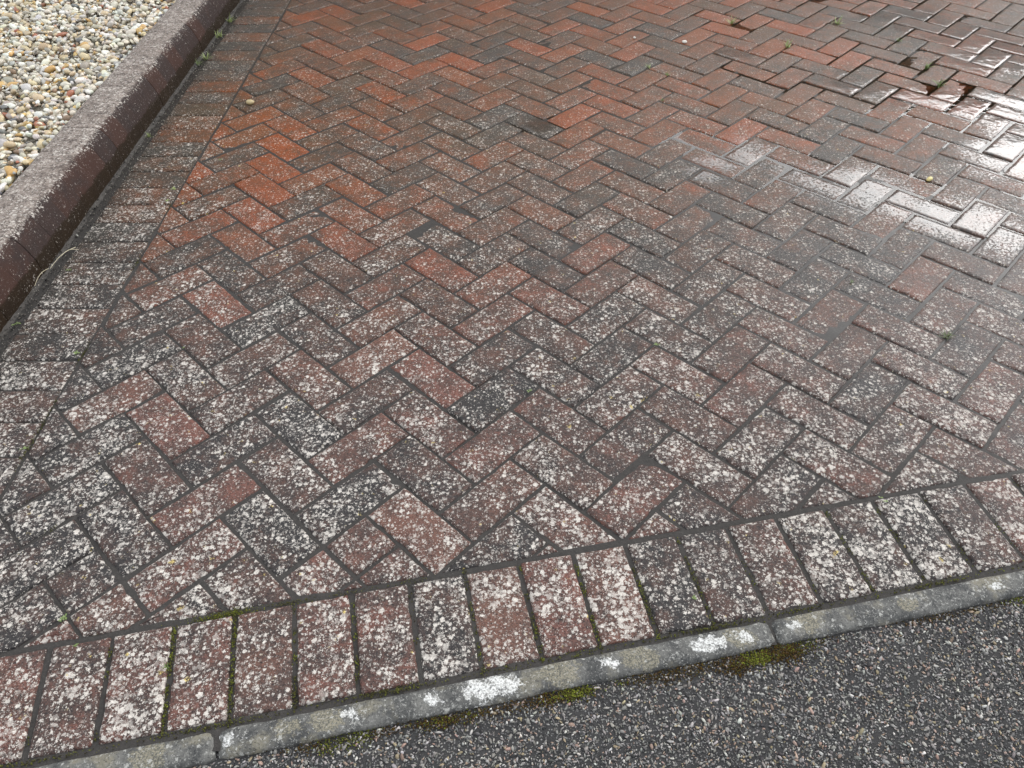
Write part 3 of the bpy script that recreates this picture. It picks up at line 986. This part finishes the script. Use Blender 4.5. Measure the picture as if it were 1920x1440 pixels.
# side course joint, herringbone joints at left
for x, y, n in ((-1.066, 1.13, 90), (-1.063, 1.2, 80), (-1.066, 1.27, 60), (-1.064, 1.45, 70), (-1.066, 2.14, 30), (-1.066, 1.84, 50), (-.92, .95, 60), (-1.0, 1.02, 60)):
    moss(x, y, -.0018, n, .004, .02, 0, .0013, OLIVE)
V, F, C = scatter(sh, fb, np.array(mp), np.array(msz), .8, np.clip(np.array(mc), .004, .5))
M_MOSS = simple_attr_mat('moss', .95, 1500, .8, .001, .55, .1)
tag(link('moss', mesh_np('moss', V, F, False, C), M_MOSS), kind='stuff')

# ------------------------------------------------------------------ standing water in the joints
t = NT('rain_water'); P = t.pos()
X, Y, Z = t.xyz(P)
nrm = t.bump(t.noise(P, 26, 2, .5), .25, .002)
gl = t.n.new('ShaderNodeBsdfGlossy'); gl.inputs['Roughness'].default_value = .015
t.put(gl.inputs['Normal'], nrm)
tr = t.n.new('ShaderNodeBsdfTransparent'); tr.inputs['Color'].default_value = (.86, .80, .70, 1)
fr = t.n.new('ShaderNodeFresnel'); fr.inputs['IOR'].default_value = 1.33; t.put(fr.inputs['Normal'], nrm)
mx = t.n.new('ShaderNodeMixShader')
t.l.new(fr.outputs[0], mx.inputs[0]); t.l.new(tr.outputs[0], mx.inputs[1]); t.l.new(gl.outputs[0], mx.inputs[2])
t.l.new(mx.outputs[0], t.out.inputs['Surface'])
M_WATER = t.mat
def puddle(cx, cy, rx, ry, ang, seed, z):
    n = 64; V = [(cx, cy, z)]
    for i in range(n):
        a = 2 * math.pi * i / n
        k = 1 + .35 * mnoise.noise(Vector((math.cos(a) * 1.3 + seed, math.sin(a) * 1.3, 1))) + .14 * mnoise.noise(Vector((math.cos(a) * 5 + seed, math.sin(a) * 5, 3)))
        x, y = rx * k * math.cos(a), ry * k * math.sin(a)
        V.append((cx + x * math.cos(ang) - y * math.sin(ang), cy + x * math.sin(ang) + y * math.cos(ang), z))
    F = [(0, 1 + i, 1 + (i + 1) % n) for i in range(n)]
    me = bpy.data.meshes.new('puddle'); me.from_pydata(V, [], F)
    return tag(link('puddle', me, M_WATER), kind='structure')
puddle(1.05, 2.27, .62, .16, -.55, 1, -.0030)
puddle(1.85, 2.5, .40, .52, .2, 4, -.0028)
puddle(1.55, 3.05, .75, .32, -.25, 9, -.0030)
puddle(1.7, 3.65, .8, .38, -.1, 14, -.0028)
puddle(.1, 2.69, .12, .07, -.6, 17, -.003)

# ------------------------------------------------------------------ weeds
t = NT('weed_leaf'); P = t.pos()
c = t.mix(t.noise(P, 90, 3, .6), t.objcolor(), t.mix(1, t.objcolor(), (.6, .62, .5), 'MULTIPLY'))
t.bsdf(Base_Color=c, Roughness=.5, Subsurface_Weight=0.0)
M_LEAF = t.mat
def blade(V, F, x, y, ang, L, w, lean, curl, segs=4):
    b = len(V)
    d = Vector((math.cos(ang), math.sin(ang), 0)); sdir = Vector((-d.y, d.x, 0))
    p = Vector((x, y, -.003)); a = math.pi / 2 - lean
    for i in range(segs + 1):
        k = i / segs
        ww = w * (1 - k ** 1.6) * .5 + .00008
        V += [tuple(p - sdir * ww), tuple(p + Vector((0, 0, -ww * .5))), tuple(p + sdir * ww)]
        p = p + (d * math.cos(a) + Vector((0, 0, 1)) * math.sin(a)) * (L / segs)
        a -= curl / segs
    for i in range(segs):
        k = b + i * 3
        F += [(k, k + 1, k + 4, k + 3), (k + 1, k + 2, k + 5, k + 4)]
def leaf(V, F, x, y, z, ang, L, w, rise):
    b = len(V)
    d = Vector((math.cos(ang) * math.cos(rise), math.sin(ang) * math.cos(rise), math.sin(rise))); sdir = Vector((-math.sin(ang), math.cos(ang), 0))
    p = Vector((x, y, z))
    for k, ww in ((0, .12), (.3, .75), (.6, 1.0), (.85, .6), (1, .05)):
        q = p + d * L * k - Vector((0, 0, 1)) * L * .25 * k * k
        V += [tuple(q - sdir * w * ww * .5 + Vector((0, 0, .0004))), tuple(q), tuple(q + sdir * w * ww * .5 + Vector((0, 0, .0004)))]
    for i in range(4):
        k = b + i * 3
        F += [(k, k + 1, k + 4, k + 3), (k + 1, k + 2, k + 5, k + 4)]
def weed(kind, x, y, size, label, cat, group, col, z=0.0):
    if kind != 'grass': size *= .72
    V, F = [], []
    if kind == 'grass':
        for _ in range(random.randint(14, 22)):
            blade(V, F, random.gauss(0, size * .12), random.gauss(0, size * .12), random.uniform(0, 6.28), size * random.uniform(.55, 1.1), size * .075 + .0006, random.uniform(.1, 1.15), random.uniform(.2, 1.1))
        name = 'grass_tuft'
    else:
        for k in range(random.randint(2, 4)):
            a0 = random.uniform(0, 6.28); bx, by = random.gauss(0, size * .25), random.gauss(0, size * .25)
            for q in range(random.choice((2, 3, 4))):
                leaf(V, F, bx, by, .001 + random.uniform(0, size * .25), a0 + q * 2.2 + random.uniform(-.3, .3), size * random.uniform(.4, .7), size * random.uniform(.22, .36), random.uniform(.1, .8))
            blade(V, F, bx, by, a0, size * .35, .0008, .2, .2, 2)
        name = 'seedling'
    me = bpy.data.meshes.new(name); me.from_pydata(V, [], F)
    me.polygons.foreach_set('use_smooth', np.ones(len(me.polygons), bool))
    o = link(name, me, M_LEAF); o.location = (x, y, z)
    o.color = (*col, 1)
    return tag(o, label, cat, group)
YG, MG, DG = (.30, .35, .13), (.17, .23, .07), (.10, .13, .04)
G1, G2 = 'grass tufts rooted in the block joints', 'tiny seedlings in the paving joints'
for a in [
    ('grass', 1.008, 3.677, .040, 'pale grass tuft among red blocks, leftmost of the far trio of tufts', YG),
    ('grass', 1.476, 3.656, .046, 'pale bushy grass tuft on an olive block near the top edge of the photo', YG),
    ('grass', 1.188, 3.391, .044, 'yellowish grass tuft between red blocks, nearest of the far trio of tufts', YG),
    ('grass', 1.683, 3.449, .026, 'small faint grass tuft in a dark wet joint at far right', MG),
    ('grass', 1.686, 3.157, .040, 'green grass tuft standing just behind the brighter one beside the brown puddle', MG),
    ('grass', 1.678, 2.992, .044, 'thick green grass tuft growing at the edge of the brown puddle', MG),
    ('grass', .566, 3.186, .024, 'short grass sprig in a joint beside a dark grey block, left one of a pair', YG),
    ('grass', .629, 3.110, .020, 'short grass sprig at a brown block corner, right one of a pair', YG),
    ('grass', .578, 2.874, .014, 'tiny green sprig in a joint amid orange wet blocks', MG),
    ('grass', 1.098, 1.493, .026, 'mossy green and yellow grass tuft on the grey wet blocks at right', DG),
]: weed(*a[:4], a[4], 'grass tuft', G1, a[5])
GK = 'weeds along the foot of the kerb'
for a in [
    ('grass', -1.288, 3.738, .045, 'farthest grass weed at the foot of the kerb, near the top edge', YG),
    ('grass', -1.284, 3.555, .045, 'spreading grass weed at the kerb foot, second from the far end', YG),
    ('grass', -1.276, 3.304, .040, 'thin pale weed with a white bud at the kerb foot, third from the far end', YG),
    ('grass', -1.292, 3.237, .036, 'dense dark green tuft against the kerb foot, fourth from the far end', MG),
    ('grass', -1.285, 2.608, .020, 'tiny lone weed at the kerb foot beside the middle of the kerb', YG),
]: weed(*a[:4], a[4], 'weed', GK, a[5])
for a in [
    ('s', -1.28, 1.56, .018, 'light green seedling cluster at the kerb foot near the left edge of the photo', MG),
    ('s', -1.24, 1.80, .014, 'small seedling on the dirty strip beside a straw stem', MG),
]: weed(*a[:4], a[4], 'seedling', GK, a[5])
for a in [
    ('s', -1.084, 2.238, .022, 'green seedling on the side border joint, upper one of two close together', YG),
    ('s', -1.076, 2.163, .016, 'green seedling on the side border joint, lower one of two close together', YG),
    ('s', -.985, 2.43, .014, 'small flat green seedling lying on an olive block left of the red blocks', MG),
    ('s', -1.079, 1.444, .020, 'bright lime seedling at the corner of a dark cut block at left', MG),
    ('s', -1.066, 1.129, .020, 'lime seedling in the mossy joint at the left edge', MG),
    ('s', -.815, .722, .016, 'round green seedling between two pale speckled blocks at lower left', MG),
    ('s', -.772, .672, .010, 'minute seedling just above the front border at lower left', MG),
    ('s', .756, .985, .020, 'flat green seedling at a front border corner at right', MG),
    ('s', .336, .755, .014, 'green seedling in a front border joint right of centre', MG),
    ('grass', -.6, .63, .013, 'tiny spiky green seedling in the joint between two dark red border blocks', MG),
    ('s', .36, 1.464, .016, 'green seedling on a joint near the centre, beside a grey damp block', MG),
    ('s', .04, 1.302, .013, 'yellowish seedling at the corner of a charcoal block in the centre', MG),
    ('s', -.819, 1.465, .009, 'minute seedling in the joint right of the dark cut blocks', MG),
    ('s', .93, 1.72, .015, 'dull green seedling beside a pinkish block at right', DG),
]: weed(*a[:4], a[4], 'seedling', G2, a[5])

# ------------------------------------------------------------------ loose bits
sh, fb = stone_shapes(6, 2, .28)
def pebble(x, y, s, asp, col, label, i):
    me = mesh_np('pebble', sh[i] * np.array([s * asp, s, s * .7]), fb, True, np.tile(np.array([*col, 1.]), (len(sh[i]), 1)))
    o = link('pebble', me, M_PEB); o.location = (x, y, s * .55); o.rotation_euler = (.1, .1, i * 1.3)
    tag(o, label, 'pebble', 'loose pebbles lying on the driveway')
pebble(.755, 3.446, .0085, 1.3, (.66, .62, .55), 'white pebble lying on a red block near the top centre', 0)
pebble(.546, 3.499, .0065, 1.2, (.5, .47, .42), 'small pale grey pebble on a reddish block, top centre', 1)
pebble(-.983, 2.864, .014, 1.25, (.42, .33, .17), 'tan stone on an olive block near the side border', 2)
pebble(1.354, 2.265, .0085, 1.6, (.55, .45, .18), 'smooth yellow pebble at the edge of the grey puddle', 3)
t = NT('straw'); t.bsdf(Base_Color=(.5, .44, .3), Roughness=.6)
V, F = [], []
for (ax, ay, bx, by) in ((-1.292, 1.80, -1.262, 1.905), (-1.285, 1.86, -1.250, 1.892), (-1.30, 1.72, -1.296, 1.80)):
    b = len(V); n = 6
    for i in range(n + 1):
        k = i / n
        c0 = Vector((ax + (bx - ax) * k, ay + (by - ay) * k, .006 + .010 * math.sin(k * 3.1)))
        for q in range(4):
            V.append((c0.x + .0006 * math.cos(q * 1.57), c0.y + .0003 * math.sin(q * 1.57), c0.z + .0006 * math.sin(q * 1.57)))
        if i:
            for q in range(4):
                F.append((b + (i - 1) * 4 + q, b + (i - 1) * 4 + (q + 1) % 4, b + i * 4 + (q + 1) % 4, b + i * 4 + q))
me = bpy.data.meshes.new('straw'); me.from_pydata(V, [], F)
tag(link('straw', me, t.mat), 'dry pale straw stems lying against the kerb foot at left', 'straw')

# ------------------------------------------------------------------ unseen buildings, shape guessed, added so the wet blocks mirror something dark
def box(name, x0, x1, y0, y1, z0, z1, mat, parent):
    b = bmesh.new(); bmesh.ops.create_cube(b, size=1)
    for v in b.verts:
        v.co = ((x0 + x1) / 2 + v.co.x * (x1 - x0), (y0 + y1) / 2 + v.co.y * (y1 - y0), (z0 + z1) / 2 + v.co.z * (z1 - z0))
    bmesh.ops.bevel(b, geom=b.edges[:], offset=.012, segments=1, affect='EDGES')
    me = bpy.data.meshes.new(name); b.to_mesh(me); b.free()
    return link(name, me, mat, parent)
def plain(name, a, b, rough=.7, sc=6):
    t = NT(name); P = t.pos()
    t.bsdf(Base_Color=t.mix(t.noise(P, sc, 4, .6), a, b), Roughness=rough)
    return t.mat
ga = empty('unseen_house', (0, 0, 0))
tag(ga, 'unseen brick building with a brown garage door, added for its dark reflection in the wet blocks at right', 'unseen_house')
mw = NT('garage_brick'); P = mw.pos()
bt = mw.n.new('ShaderNodeTexBrick'); X, Y, Z = mw.xyz(P)
mw.put(bt.inputs['Vector'], mw.comb(X, Z, Y)); bt.inputs['Scale'].default_value = 1
bt.inputs['Brick Width'].default_value = .225; bt.inputs['Row Height'].default_value = .075; bt.inputs['Mortar Size'].default_value = .01
bt.inputs['Color1'].default_value = (.10, .045, .03, 1); bt.inputs['Color2'].default_value = (.07, .035, .025, 1); bt.inputs['Mortar'].default_value = (.12, .11, .10, 1)
mw.bsdf(Base_Color=bt.outputs['Color'], Roughness=.8)
box('wall', 1.9, 9.5, 10.5, 15.5, -.09, 3.3, mw.mat, ga)
box('roof', 1.7, 9.8, 10.2, 15.7, 3.302, 3.45, plain('garage_roof', (.03, .028, .026), (.05, .048, .045)), ga)
dm = plain('garage_door', (.035, .022, .015), (.05, .032, .022), .5)
for k in range(1):
    box('door', 2.6, 5.2, 10.44, 10.497, -.085, 2.1, dm, ga)

ho = empty('unseen_house', (0, 0, 0))  # taller unseen one, added to keep sky sheen off the left blocks
tag(ho, 'unseen brick building with two windows, added for its dark reflection in the wet blocks at left', 'unseen_house')
box('wall', -7.0, 1.6, 9.6, 15.5, -.09, 4.1, mw.mat, ho)
box('roof', -7.3, 1.85, 9.3, 15.7, 4.102, 4.3, bpy.data.materials['garage_roof'], ho)
gm = NT('window_glass'); gm.bsdf(Base_Color=(.01, .012, .014), Roughness=.05)
for x0, z0 in ((-5.6, 1.0), (-2.2, 1.0)):
    box('window', x0, x0 + 1.8, 9.55, 9.597, z0, z0 + 1.2, gm.mat, ho)
